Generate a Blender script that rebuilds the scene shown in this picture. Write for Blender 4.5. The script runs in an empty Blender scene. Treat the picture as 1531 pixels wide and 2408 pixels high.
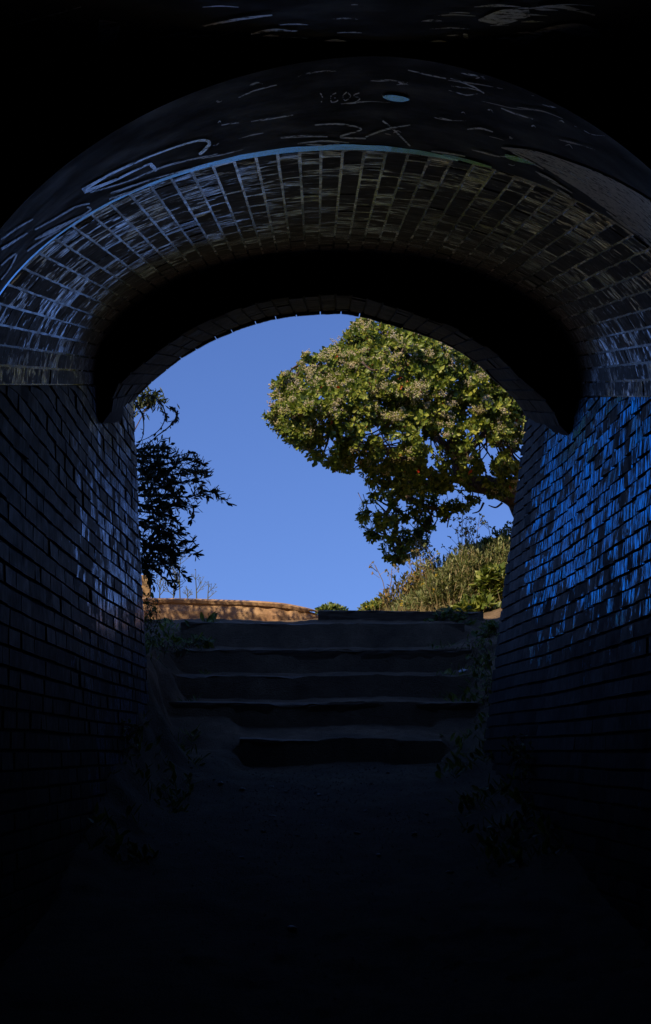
import bpy, math, random
import numpy as np
from mathutils import Vector, Matrix, noise
from mathutils.bvhtree import BVHTree

# ------------------------------------------------------------------ camera, sky, sun, exposure
sc = bpy.context.scene
C = sc.collection
E = 1.6                      # eye height
F = 3060.0                   # focal length in picture units (picture is 1531 x 2407 units)
XC, YH = 765.5, 1450.0
cam_d = bpy.data.cameras.new('camera')
cam = bpy.data.objects.new('camera', cam_d); C.objects.link(cam)
cam.location = (0, 0, E); cam.rotation_euler = (math.radians(90), 0, 0)
cam_d.sensor_fit = 'VERTICAL'; cam_d.sensor_height = 24.0; cam_d.lens = 24.0 * F / 2407.0
cam_d.shift_y = (YH - 1203.5) / 2407.0
cam_d.clip_start = 0.05; cam_d.clip_end = 800
sc.camera = cam
SUN = Vector((-2.3, -2.4, 3.0)).normalized()         # direction towards the sun
w = bpy.data.worlds.new("World"); sc.world = w; w.use_nodes = True
nt = w.node_tree; bg = nt.nodes['Background']
sky = nt.nodes.new('ShaderNodeTexSky'); sky.sky_type = 'NISHITA'; sky.sun_disc = False
sky.sun_elevation = math.asin(SUN.z); sky.sun_rotation = math.atan2(SUN.x, SUN.y)
sky.altitude = 1500; sky.air_density = 1.0; sky.dust_density = 0.0; sky.ozone_density = 5.0
# clear dry air: the sky keeps its blue down to the horizon
tcw = nt.nodes.new('ShaderNodeTexCoord'); sxyz = nt.nodes.new('ShaderNodeSeparateXYZ'); cxyz = nt.nodes.new('ShaderNodeCombineXYZ')
mz = nt.nodes.new('ShaderNodeMath'); mz.operation = 'MULTIPLY_ADD'; mz.inputs[1].default_value = 0.6; mz.inputs[2].default_value = 0.205
nt.links.new(tcw.outputs['Generated'], sxyz.inputs[0]); nt.links.new(sxyz.outputs[0], cxyz.inputs[0]); nt.links.new(sxyz.outputs[1], cxyz.inputs[1])
nt.links.new(sxyz.outputs[2], mz.inputs[0]); nt.links.new(mz.outputs[0], cxyz.inputs[2]); nt.links.new(cxyz.outputs[0], sky.inputs[0])
tint = nt.nodes.new('ShaderNodeMix'); tint.data_type = 'RGBA'; tint.blend_type = 'MULTIPLY'; tint.inputs[0].default_value = 1
tint.inputs[7].default_value = (1.1, 1.2, 1.68, 1)
nt.links.new(sky.outputs[0], tint.inputs[6]); nt.links.new(tint.outputs[2], bg.inputs[0]); bg.inputs[1].default_value = 0.085
sun_d = bpy.data.lights.new('sun', 'SUN'); sun_d.energy = 5.0; sun_d.angle = math.radians(0.5)
sun_d.color = (1.0, 0.78, 0.5)
sun = bpy.data.objects.new('sun', sun_d); C.objects.link(sun)
sun.rotation_euler = (-SUN).to_track_quat('-Z', 'Y').to_euler(); sun.location = (-20, -20, 30)
sc.view_settings.view_transform = 'Standard'; sc.view_settings.look = 'None'
sc.view_settings.exposure = 0.0; sc.view_settings.gamma = 1.0
try:
    sc.cycles.use_denoising = True
    sc.cycles.max_bounces = 8; sc.cycles.diffuse_bounces = 4; sc.cycles.glossy_bounces = 4
    sc.cycles.sample_clamp_indirect = 6.0
except Exception:
    pass

R = random.Random(7)
NR = np.random.RandomState(7)

def P(x, y, d):
    "picture unit (x, y) at distance d -> world point"
    return Vector(((x - XC) * d / F, d, E + (YH - y) * d / F))

# ------------------------------------------------------------------ object helpers
def tag(o, label=None, cat=None, group=None, kind=None):
    if label: o['label'] = label
    if cat: o['category'] = cat
    if group: o['group'] = group
    if kind: o['kind'] = kind
    return o

def empty(name, loc, label, cat, group=None):
    o = bpy.data.objects.new(name, None); C.objects.link(o); o.location = loc
    o.empty_display_size = 0.1
    return tag(o, label, cat, group)

def mesh_obj(name, verts, faces, mat, parent=None, smooth=False, uvs=None):
    "verts in world space; a child keeps them by cancelling its parent's location"
    me = bpy.data.meshes.new(name)
    me.from_pydata([tuple(v) for v in verts], [], faces)
    if uvs is not None:
        l = me.uv_layers.new(name='UVMap')
        for p in me.polygons:
            for li in p.loop_indices:
                l.data[li].uv = uvs[me.loops[li].vertex_index]
    if smooth:
        me.polygons.foreach_set('use_smooth', [True] * len(me.polygons))
    me.materials.append(mat); me.update()
    o = bpy.data.objects.new(name, me); C.objects.link(o)
    if parent is not None:
        o.parent = parent; o.location = -Vector(parent.location)
    return o

class MB:
    def __init__(s): s.v = []; s.f = []
    def add(s, vs, fs):
        n = len(s.v); s.v.extend(vs); s.f.extend([tuple(i + n for i in f) for f in fs])
    def box(s, a, b):
        x0, y0, z0 = a; x1, y1, z1 = b
        s.add([(x0,y0,z0),(x1,y0,z0),(x1,y1,z0),(x0,y1,z0),(x0,y0,z1),(x1,y0,z1),(x1,y1,z1),(x0,y1,z1)],
              [(0,3,2,1),(4,5,6,7),(0,1,5,4),(1,2,6,5),(2,3,7,6),(3,0,4,7)])
    def tube(s, pts, radii, n=6):
        pts = [Vector(p) for p in pts]; rings = []
        for i, p in enumerate(pts):
            t = (pts[min(i+1, len(pts)-1)] - pts[max(i-1, 0)])
            if t.length < 1e-9: t = Vector((0, 0, 1))
            t.normalize()
            a = t.cross(Vector((0.13, 0.97, 0.2)));
            if a.length < 1e-3: a = t.cross(Vector((1, 0, 0)))
            a.normalize(); b = t.cross(a)
            rings.append([p + (a*math.cos(q) + b*math.sin(q)) * radii[i] for q in [2*math.pi*k/n for k in range(n)]])
        vs = [v for r in rings for v in r]; fs = []
        for i in range(len(pts)-1):
            for k in range(n):
                fs.append((i*n+k, i*n+(k+1) % n, (i+1)*n+(k+1) % n, (i+1)*n+k))
        fs.append(tuple(range(n))[::-1]); m = (len(pts)-1)*n; fs.append(tuple(range(m, m+n)))
        s.add(vs, fs)
    def leaf(s, base, d, nrm, L, W, fold=0.15, wide=0.6):
        d = d.normalized(); side = d.cross(nrm)
        if side.length < 1e-4: side = d.orthogonal()
        side.normalize(); n = side.cross(d)
        c = base + d*L*wide - n*W*fold
        l = base + d*L*wide + side*W*.5; r = base + d*L*wide - side*W*.5
        tip = base + d*L - n*W*fold*1.5
        l2 = base + d*L*.9 + side*W*.22; r2 = base + d*L*.9 - side*W*.22
        s.add([base, r, r2, tip, l2, l, c], [(0,1,6),(0,6,5),(1,2,3,6),(6,3,4,5)])
    def build(s, name, mat, parent=None, smooth=False):
        return mesh_obj(name, s.v, s.f, mat, parent, smooth)

def catmull(pts, n=12):
    pts = [Vector(p) for p in pts]; out = []
    for i in range(len(pts)-1):
        p0 = pts[max(i-1, 0)]; p1 = pts[i]; p2 = pts[i+1]; p3 = pts[min(i+2, len(pts)-1)]
        for k in range(n):
            t = k/n
            out.append(0.5*((2*p1) + (p2-p0)*t + (2*p0-5*p1+4*p2-p3)*t*t + (3*p1-p0-3*p2+p3)*t**3))
    out.append(pts[-1]); return out

def resample(pts, n):
    pts = [Vector(p) for p in pts]; L = [0.0]
    for a, b in zip(pts, pts[1:]): L.append(L[-1] + (b-a).length)
    out = []; j = 0
    for k in range(n+1):
        t = L[-1]*k/n
        while j < len(L)-2 and L[j+1] < t: j += 1
        u = (t-L[j])/max(L[j+1]-L[j], 1e-9); out.append(pts[j].lerp(pts[j+1], min(max(u, 0), 1)))
    return out

# ------------------------------------------------------------------ materials
def nodes_mat(name):
    m = bpy.data.materials.new(name); m.use_nodes = True
    n = m.node_tree; b = n.nodes['Principled BSDF']
    return m, n, b

def N(n, t, **kw):
    x = n.nodes.new(t)
    for k, v in kw.items(): setattr(x, k, v)
    return x

def texco(n, scale=(1, 1, 1), rot=(0, 0, 0)):
    tc = N(n, 'ShaderNodeTexCoord'); mp = N(n, 'ShaderNodeMapping')
    mp.inputs['Scale'].default_value = scale; mp.inputs['Rotation'].default_value = rot
    n.links.new(tc.outputs['Object'], mp.inputs[0]); return mp.outputs[0]

def noise_n(n, co, scale, detail=6, rough=0.6, dist=0.0):
    x = N(n, 'ShaderNodeTexNoise'); x.inputs['Scale'].default_value = scale
    x.inputs['Detail'].default_value = detail; x.inputs['Roughness'].default_value = rough
    x.inputs['Distortion'].default_value = dist
    n.links.new(co, x.inputs['Vector']); return x.outputs['Fac']

def ramp(n, fac, stops):
    r = N(n, 'ShaderNodeValToRGB'); cr = r.color_ramp
    while len(cr.elements) < len(stops): cr.elements.new(0.5)
    for e, (p, c) in zip(cr.elements, stops):
        e.position = p; e.color = (*c, 1) if len(c) == 3 else c
    n.links.new(fac, r.inputs[0]); return r.outputs[0]

def g(v): return (v, v, v)

def mixc(n, fac, a, b, blend='MIX'):
    x = N(n, 'ShaderNodeMix', data_type='RGBA', blend_type=blend)
    for s, v in ((x.inputs[0], fac), (x.inputs[6], a), (x.inputs[7], b)):
        if hasattr(v, 'is_output'): n.links.new(v, s)
        elif isinstance(v, (int, float)): s.default_value = v
        else: s.default_value = (*v, 1)
    return x.outputs[2]

def mul(n, a, b, op='MULTIPLY'):
    x = N(n, 'ShaderNodeMath', operation=op)
    for s, v in ((x.inputs[0], a), (x.inputs[1], b)):
        if hasattr(v, 'is_output'): n.links.new(v, s)
        else: s.default_value = v
    return x.outputs[0]

def bump(n, b, h, strength=0.4, dist=0.01):
    x = N(n, 'ShaderNodeBump'); x.inputs['Strength'].default_value = strength; x.inputs['Distance'].default_value = dist
    n.links.new(h, x.inputs['Height']); n.links.new(x.outputs[0], b.inputs['Normal'])

def island(n):
    return N(n, 'ShaderNodeNewGeometry').outputs['Random Per Island']

def band(n, axis, lo0, lo1, hi0=None, hi1=None):
    "1 inside a stretch of the object along an axis, soft edges"
    tc = N(n, 'ShaderNodeTexCoord'); sp = N(n, 'ShaderNodeSeparateXYZ'); n.links.new(tc.outputs['Object'], sp.inputs[0])
    v = sp.outputs[axis]
    a = N(n, 'ShaderNodeMapRange'); a.inputs[1].default_value = lo0; a.inputs[2].default_value = lo1
    n.links.new(v, a.inputs[0]); out = a.outputs[0]
    if hi0 is not None:
        c = N(n, 'ShaderNodeMapRange'); c.inputs[1].default_value = hi0; c.inputs[2].default_value = hi1
        c.inputs[3].default_value = 1; c.inputs[4].default_value = 0
        n.links.new(v, c.inputs[0]); out = mul(n, out, c.outputs[0])
    return out

def brick_mat(name, dark, light, paint=None, thr=0.56, bands=(), rough_base=0.62, rough_paint=0.28, scale=(14, 9, 5), paint_spec=0.5, streak=(1, 55, 5), bs=0.16, tint=None):
    m, n, b = nodes_mat(name)
    co = texco(n); cs = texco(n, scale)
    isl = island(n)
    base = ramp(n, isl, [(0, dark), (0.6, [(a+c)/2 for a, c in zip(dark, light)]), (1, light)])
    f1 = noise_n(n, co, 9, 8, 0.7)
    base = mixc(n, ramp(n, f1, [(0.35, g(0)), (0.7, g(1))]), base, [c*0.45 for c in dark])
    fine = noise_n(n, co, 160, 4, 0.7)
    stk = noise_n(n, texco(n, streak), 1.6, 7, 0.72)
    base = mixc(n, 1.0, base, ramp(n, stk, [(0.34, g(0.12)), (0.52, g(0.9)), (0.7, g(2.6))]), 'MULTIPLY')
    rr = ramp(n, noise_n(n, cs, 2.2, 6, 0.65), [(0.3, g(rough_base+.14)), (0.75, g(rough_base-.14))])
    if paint is not None:
        # flaking paint, tinted with sky sheen on the walls: patches by brick and worn spot
        pn = noise_n(n, cs, 1.0, 5, 0.62, 0.4)
        pm = mul(n, pn, mul(n, isl, 0.2), 'ADD')
        for bd in bands:
            pm = mul(n, pm, mul(n, mul(n, 1.0, band(n, *bd), 'SUBTRACT'), -0.34), 'ADD')
        mask = ramp(n, pm, [(thr, g(0)), (thr+0.05, g(1))])
        scr = ramp(n, stk, [(0.48, g(0.0)), (0.57, g(1))])
        mask = mul(n, mask, scr)
        base = mixc(n, mask, base, paint)
        rr = mixc(n, mask, rr, g(rough_paint))
        mi = mul(n, mask, paint_spec)
        n.links.new(mi, b.inputs['Metallic'])
        n.links.new(mi, b.inputs['Coat Weight']); b.inputs['Coat Roughness'].default_value = rough_paint
        b.inputs['Coat IOR'].default_value = 1.7
        if tint:
            n.links.new(mixc(n, mask, (1, 1, 1), tint), b.inputs['Specular Tint']); n.links.new(mul(n, mask, 0.15), b.inputs['Coat Weight'])
    n.links.new(base, b.inputs['Base Color']); n.links.new(rr, b.inputs['Roughness'])
    b.inputs['Specular IOR Level'].default_value = 0.28
    h = mul(n, mul(n, fine, 0.35), mul(n, noise_n(n, co, 45, 5, 0.6), 0.65), 'ADD')
    bump(n, b, h, bs, 0.006)
    return m

M_mort_dark, n, b = nodes_mat('mortar_dark')
co = texco(n)
n.links.new(ramp(n, noise_n(n, co, 12), [(0.3, g(0.006)), (0.8, g(0.02))]), b.inputs['Base Color']); b.inputs['Roughness'].default_value = 0.9

M_mort_pale, n, b = nodes_mat('mortar_pale')
co = texco(n)
mf = mul(n, mul(n, noise_n(n, co, 2.2, 3, 0.5), 0.5), mul(n, noise_n(n, co, 26, 5, 0.7), 0.5), 'ADD')
mf = mul(n, mf, mul(n, mul(n, 1.0, band(n, 2, E+1.25, E+1.68), 'SUBTRACT'), -0.07), 'ADD')
n.links.new(ramp(n, mf, [(0.42, (0.03, 0.027, 0.026)), (0.5, (0.22, 0.2, 0.2)), (0.57, (0.85, 0.85, 0.9))]), b.inputs['Base Color'])
n.links.new(ramp(n, noise_n(n, co, 7, 4, 0.6), [(0.4, g(0.3)), (0.65, g(0.14))]), b.inputs['Roughness'])
n.links.new(ramp(n, mf, [(0.44, g(0.1)), (0.54, g(0.95))]), b.inputs['Metallic'])
bump(n, b, noise_n(n, co, 80), 0.1, 0.004)

M_wall_l = brick_mat('left_brick', (0.014, 0.013, 0.007), (0.08, 0.068, 0.035), (0.2, 0.34, 0.62), 0.572,
                     ((1, 5.4, 7.6),), rough_base=0.6, rough_paint=0.2, paint_spec=0.75, bs=0.09)  # bluish patches towards the exit: sky sheen put into the colour
M_wall_r = brick_mat('right_brick', (0.007, 0.009, 0.008), (0.04, 0.042, 0.035), (0.1, 0.62, 1.0), 0.5,
                     ((1, 4.6, 5.2, 8.0, 8.6), (2, E-0.5, E+0.35)), rough_base=0.6, rough_paint=0.1, paint_spec=1.0, bs=0.06, tint=(0.12, 0.6, 1.0))  # blue of the patches is reflected sky, put into the paint colour
M_vault = brick_mat('vault_brick', (0.007, 0.006, 0.004), (0.15, 0.075, 0.035), (0.85, 0.87, 0.95), 0.615,
                    (), rough_base=0.55, rough_paint=0.15, scale=(5, 16, 14), paint_spec=0.95, streak=(7, 60, 7), bs=0.08)
M_ring = brick_mat('exit_ring_brick', (0.014, 0.013, 0.008), (0.075, 0.06, 0.038), None, rough_base=0.75)
M_stone, n, b = nodes_mat('soot_masonry')
co = texco(n)
n.links.new(ramp(n, noise_n(n, co, 4, 8), [(0.3, (0.016, 0.015, 0.014)), (0.75, (0.06, 0.05, 0.043))]), b.inputs['Base Color'])
b.inputs['Roughness'].default_value = 0.85; bump(n, b, noise_n(n, co, 25), 0.4, 0.01)
M_render, n, b = nodes_mat('sooty_render')
co = texco(n); cs = texco(n, (2.0, 9, 6))
n.links.new(ramp(n, noise_n(n, cs, 2.5, 8, 0.7), [(0.4, (0.007, 0.006, 0.004)), (0.62, (0.024, 0.021, 0.015)), (0.8, (0.09, 0.08, 0.06))]), b.inputs['Base Color'])
n.links.new(ramp(n, noise_n(n, co, 6), [(0.3, g(0.75)), (0.7, g(0.5))]), b.inputs['Roughness'])
bump(n, b, noise_n(n, co, 40, 6), 0.15, 0.005)

def paint_mat(name, col, metal=0.0, rough=0.35, wear=0.42, coat=0.0):
    m, n, b = nodes_mat(name)
    co = texco(n); cw = texco(n, (3, 20, 12))
    f = noise_n(n, co, 70, 5, 0.7); f2 = noise_n(n, cw, 2.5, 4, 0.6)
    n.links.new(mixc(n, ramp(n, f, [(0.35, g(0)), (0.6, g(1))]), [c*0.7 for c in col], col), b.inputs['Base Color'])
    b.inputs['Metallic'].default_value = metal; b.inputs['Roughness'].default_value = rough
    b.inputs['Coat Weight'].default_value = coat; b.inputs['Coat Roughness'].default_value = 0.3
    a = mul(n, mul(n, f, 0.45), mul(n, f2, 0.55), 'ADD')
    n.links.new(ramp(n, a, [(wear, g(0.0)), (wear+0.07, g(1))]), b.inputs['Alpha'])
    bump(n, b, f, 0.1, 0.003)
    return m
M_silver = paint_mat('sky_tinted_silver', (0.55, 0.8, 1.0), 1.0, 0.1, 0.34)
M_silver.node_tree.nodes['Principled BSDF'].inputs['Specular Tint'].default_value = (0.6, 0.85, 1, 1)  # blue of the reflected sky put into the silver colour
M_white = paint_mat('white_paint', (0.8, 0.82, 0.85), 0.9, 0.24, 0.42, 0.5)
M_faint = paint_mat('faded_paint', (0.75, 0.76, 0.8), 0.75, 0.3, 0.43)
M_grey = paint_mat('grey_whitewash', (0.8, 0.74, 0.65), 0.55, 0.4, 0.4)

M_soil, n, b = nodes_mat('soil')
co = texco(n)
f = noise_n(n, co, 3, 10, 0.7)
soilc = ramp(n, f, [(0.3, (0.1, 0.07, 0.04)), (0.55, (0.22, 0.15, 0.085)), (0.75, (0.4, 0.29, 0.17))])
far_dark = ramp(n, f, [(0.3, (0.015, 0.028, 0.01)), (0.75, (0.05, 0.065, 0.025))])  # unseen far ground, coloured dark to cut warm bounce into the tunnel
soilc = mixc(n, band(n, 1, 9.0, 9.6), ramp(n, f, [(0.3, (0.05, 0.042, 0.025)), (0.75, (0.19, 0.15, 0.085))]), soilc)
n.links.new(mixc(n, band(n, 1, 12.9, 13.6), soilc, far_dark), b.inputs['Base Color'])
b.inputs['Roughness'].default_value = 0.85
bump(n, b, mul(n, noise_n(n, co, 30, 8, 0.7), noise_n(n, co, 110, 4), 'ADD'), 0.8, 0.02)

def wood_mat(name, a, c, rough=0.6):
    m, n, b = nodes_mat(name)
    co = texco(n, (1.2, 18, 18)); c2 = texco(n)
    n.links.new(ramp(n, noise_n(n, co, 3, 8, 0.7), [(0.3, a), (0.7, c)]), b.inputs['Base Color'])
    n.links.new(ramp(n, noise_n(n, c2, 14), [(0.3, g(rough+.15)), (0.7, g(rough-.15))]), b.inputs['Roughness'])
    bump(n, b, noise_n(n, co, 6, 6, 0.7), 0.7, 0.012); return m
M_wood = wood_mat('weathered_timber', (0.06, 0.045, 0.03), (0.32, 0.235, 0.15))
M_post = wood_mat('pale_post_wood', (0.3, 0.2, 0.1), (0.5, 0.34, 0.18))
M_slab, n, b = nodes_mat('sandstone_slab')
co = texco(n)
base = ramp(n, noise_n(n, co, 2.4, 10, 0.75), [(0.3, (0.34, 0.2, 0.12)), (0.5, (0.54, 0.35, 0.2)), (0.7, (0.66, 0.46, 0.28))])
n.links.new(base, b.inputs['Base Color']); b.inputs['Roughness'].default_value = 0.8
bump(n, b, noise_n(n, co, 18, 8, 0.7), 0.6, 0.02)

def leaf_mat(name, stops, rough=0.42, trans=0.25, odd=None):
    m, n, b = nodes_mat(name)
    isl = island(n)
    c = ramp(n, isl, stops)
    if odd:
        isl2 = mul(n, mul(n, isl, 97.31), 1.0, 'MODULO')
        c = mixc(n, ramp(n, isl2, [(0.992, g(0)), (0.994, g(1))]), c, odd)
    n.links.new(c, b.inputs['Base Color']); b.inputs['Roughness'].default_value = rough
    tr = N(n, 'ShaderNodeBsdfTranslucent'); n.links.new(mixc(n, 1.0, c, (1.0, 1.0, 0.45), 'MULTIPLY'), tr.inputs[0])
    mx = N(n, 'ShaderNodeMixShader'); mx.inputs[0].default_value = trans
    out = n.nodes['Material Output']
    n.links.new(b.outputs[0], mx.inputs[1]); n.links.new(tr.outputs[0], mx.inputs[2]); n.links.new(mx.outputs[0], out.inputs[0])
    return m
M_leaf = leaf_mat('tree_leaf', [(0, (0.05, 0.09, 0.015)), (0.35, (0.14, 0.21, 0.03)), (0.75, (0.27, 0.34, 0.05)), (1, (0.42, 0.44, 0.08))], odd=(0.6, 0.05, 0.02))
M_flower = leaf_mat('blossom', [(0, (0.45, 0.45, 0.15)), (0.5, (0.68, 0.6, 0.34)), (1, (0.85, 0.74, 0.58))], 0.8, 0.1)
M_bark, n, b = nodes_mat('bark')
co = texco(n)
n.links.new(ramp(n, noise_n(n, co, 20), [(0.3, (0.05, 0.035, 0.028)), (0.7, (0.2, 0.15, 0.12))]), b.inputs['Base Color'])
b.inputs['Roughness'].default_value = 0.85; bump(n, b, noise_n(n, co, 60), 0.5, 0.01)
M_oleaf = leaf_mat('narrow_leaf', [(0, (0.03, 0.05, 0.02)), (1, (0.07, 0.1, 0.035))], 0.5, 0.1)
M_sage = leaf_mat('sage_leaf', [(0, (0.1, 0.13, 0.04)), (0.5, (0.23, 0.29, 0.11)), (0.9, (0.36, 0.4, 0.2)), (1, (0.5, 0.44, 0.26))], 0.6, 0.25)
M_green = leaf_mat('bramble_leaf', [(0, (0.06, 0.1, 0.02)), (0.6, (0.17, 0.24, 0.045)), (1, (0.34, 0.36, 0.08))], 0.45, 0.25)
M_brownleaf = leaf_mat('dock_leaf', [(0, (0.12, 0.11, 0.04)), (0.6, (0.2, 0.22, 0.07)), (1, (0.42, 0.24, 0.1))], 0.6, 0.2)
M_yellow = leaf_mat('yellow_petal', [(0, (0.6, 0.42, 0.03)), (1, (0.75, 0.6, 0.08))], 0.7, 0.1)
M_straw = leaf_mat('dry_stem', [(0, (0.16, 0.13, 0.06)), (1, (0.42, 0.34, 0.18))], 0.7, 0.1)
M_weed = leaf_mat('fennel_stem', [(0, (0.07, 0.1, 0.05)), (1, (0.2, 0.22, 0.1))], 0.6, 0.1)
M_pebble, n, b = nodes_mat('pebble_stone')
n.links.new(ramp(n, N(n, 'ShaderNodeObjectInfo').outputs['Random'], [(0, (0.1, 0.09, 0.08)), (1, (0.4, 0.38, 0.36))]), b.inputs['Base Color'])
b.inputs['Roughness'].default_value = 0.4
M_litter, n, b = nodes_mat('crumpled_paper'); b.inputs['Base Color'].default_value = (0.75, 0.75, 0.78, 1); b.inputs['Roughness'].default_value = 0.6

# ------------------------------------------------------------------ tunnel profiles
def sup(cx, crown, aL, yL, aR, yR, d, p=2.0, n=90):
    pts = []
    for i in range(n+1):
        th = math.pi*i/n
        c, s_ = math.cos(th), math.sin(th)
        xx = abs(c)**(2/p); yy = abs(s_)**(2/p)
        if c >= 0: x = cx - aL*xx; y = yL - (yL-crown)*yy
        else:      x = cx + aR*xx; y = yR - (yR-crown)*yy
        pts.append(P(x, y, d))
    return pts

A_PX = [(313,945),(333,922),(355,901),(400,864),(450,829),(520,793),(600,763),(660,749),(740,741),(800,739),(850,746),
        (900,760),(960,778),(1040,806),(1117,852),(1160,893),(1210,939),(1240,985)]
D0 = 8.92
def a_curve(d, k=1.0, o=(780, 905), ky=None):
    c2 = catmull([Vector((o[0]+(x-o[0])*k, o[1]+(y-o[1])*(ky or k), 0)) for x, y in A_PX], 8)
    return [P(v.x, v.y, d) for v in c2]
NS = 160
S1a = resample(a_curve(D0, 1.02, ky=1.075), NS)
B_PX = [(780+(x-780)*1.17, 905+(y-905)*(1.29 if y < 905 else 1.17)) for x, y in A_PX]
B_PX[0] = (258, 972); B_PX[1] = (264, 932); B_PX[2] = (284, 896); B_PX[-1] = (1320, 1004); B_PX[-2] = (1291, 948)
S1b = resample([P(v.x, v.y, 7.6) for v in catmull([Vector((x, y, 0)) for x, y in B_PX], 8)], NS)
S2 = resample(sup(780, 605, 555, 905, 575, 932, 7.6, 2.08), NS)
S3 = resample(sup(815, 350, 888, 905, 905, 935, 4.5, 1.96), NS)
S4 = resample(sup(880, 132, 1029, 905, 917, 930, 3.3, 1.85), NS)
S5 = resample(sup(800, 108, 1717, 905, 2095, 930, 3.3), NS)
S6 = [Vector((p.x*1.15, -1.5, p.z-1.05)) for p in S5]

tun = empty('brick_tunnel', (0, 9.0, E-1.0), 'dark sooty brick arch tunnel with graffiti, opening on to steps and blue sky', 'tunnel')

def loft(name, Sa, Sb, mat, nt_=10, off=0.0, smooth=True):
    mb = MB(); n = len(Sa)
    vs = []
    for j in range(nt_+1):
        for i in range(n):
            vs.append(Sa[i].lerp(Sb[i], j/nt_))
    fs = [(j*n+i, j*n+i+1, (j+1)*n+i+1, (j+1)*n+i) for j in range(nt_) for i in range(n-1)]
    return vs, fs

def surf(Sa, Sb):
    n = len(Sa)-1
    def f(s, t):
        s = min(max(s, 0), 1)*n; i = min(int(s), n-1); u = s-i
        return Sa[i].lerp(Sa[i+1], u).lerp(Sb[i].lerp(Sb[i+1], u), t)
    return f

def bricks(f, ncross, rows, centre, joint=(0.05, 0.022), h=0.007, jit=0.003, missing=0.0, rnd=R, ujit=0.02):
    "f(s,t) -> point; one raised brick face per cell, set in the joint bed"
    mb = MB()
    for i in range(ncross):
        off = 0.5/rows if i % 2 else 0.0
        off += rnd.uniform(-.12, .12)/rows
        j = -1
        while j <= rows:
            t0 = j/rows + off; t1 = t0 + 1/rows
            j += 1
            if t1 <= 0.01 or t0 >= 0.99: continue
            if rnd.random() < missing: continue
            t0 = max(t0, 0) + joint[1]/rows; t1 = min(t1, 1) - joint[1]/rows
            if t1 - t0 < 0.15/rows: continue
            js = joint[0]
            s0 = (i+js+rnd.uniform(0, ujit))/ncross; s1 = (i+1-js-rnd.uniform(0, ujit))/ncross
            q = [f(s0, t0), f(s1, t0), f(s1, t1), f(s0, t1)]
            nrm = (q[1]-q[0]).cross(q[3]-q[0]).normalized()
            if nrm.dot(centre - q[0]) < 0: nrm = -nrm
            cen = (q[0]+q[2])/2
            hh = h + rnd.uniform(-jit, jit)
            tl = rnd.gauss(.002, .002)
            top = [cen + (v-cen)*0.965 + nrm*(hh + .002 + rnd.uniform(-jit, jit)*0.5 + (tl if m_ < 2 else -tl)) for m_, v in enumerate(q)]
            low = [v - nrm*0.004 for v in q]
            mb.add(low + top, [(4,5,6,7),(0,1,5,4),(1,2,6,5),(2,3,7,6),(3,0,4,7)])
    return mb

# main brick vault
vs, fs = loft('x', S2, S3, None, 14)
bed = mesh_obj('vault_mortar', vs, fs, M_mort_pale, tun, True)
bed['label'] = 'pale lime joints of the vault'
f23 = surf(S2, S3)
bricks(f23, 45, 14, Vector((0, 6, E)), (0.05, 0.035), 0.001, 0.0014).build('vault_bricks', M_vault, tun)
# exit arch ring, its feet tapering into the walls
R1a = [P(311, 990, D0)] + S1a + [P(1246, 1030, D0)]
R1b = [P(240, 996, 7.6)] + S1b + [P(1338, 1022, 7.6)]
R2 = [P(230, 985, 7.6)] + S2 + [P(1346, 1008, 7.6)]
vs, fs = loft('x', R1a, R1b, None, 6)
mesh_obj('exit_arch_mortar', vs, fs, M_mort_dark, tun, True)
bricks(surf(S1a, S1b), 34, 6, Vector((0, 8, E)), (0.05, 0.03), 0.006, 0.004).build('exit_arch_bricks', M_ring, tun)
# inner face of the exit arch (steps from the ring up to the vault)
n1 = NS+3; vs = R1b + R2
mesh_obj('exit_arch_inner_face', vs, [(i, i+1, n1+i+1, n1+i) for i in range(NS+2)], M_stone, tun)
n1 = NS+1
# rendered band
vs, fs = loft('x', S3, S4, None, 8)
rend_v, rend_f = vs, fs
mesh_obj('rendered_band', vs, fs, M_render, tun, True)
vs = S4 + S5
mesh_obj('inner_arch_face', vs, [(i, i+1, n1+i+1, n1+i) for i in range(NS)], M_stone, tun)
vs, fs = loft('x', S5, S6, None, 10)
near_v, near_f = vs, fs
mesh_obj('near_vault', vs, fs, M_render, tun, True)

# side walls: X as a function of Y and Z
def spring_z(side, Y):
    return E + (545 if side < 0 else (1450-932))/F*Y
def wallx(side, Y, Z):
    zs = spring_z(side, Y)
    if side < 0:
        if Y < 4.5: return -1.236 + (4.5-Y)/1.2*.25
        xt = -1.345 + 0.109*(7.6-max(Y, 4.5))/3.1 if Y < 7.6 else -1.345 + (Y-7.6)/1.4*0.014
        return xt + 0.049*(min(zs, E+1.5)-Z)*min(1, max(0, (Y-5)/3))
    if Y < 4.5: return 1.39 - (4.5-Y)/1.2*.25 - .13*(E+1.4-Z)*.12
    xt = 1.468 + (Y-7.6)/1.4*(-0.075) if Y > 7.6 else 1.468 - (7.6-max(Y, 4.5))*0.0216
    return xt - 0.13*(min(zs, E+1.4)-Z)*min(1, max(0, (Y-4)/4))

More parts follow.
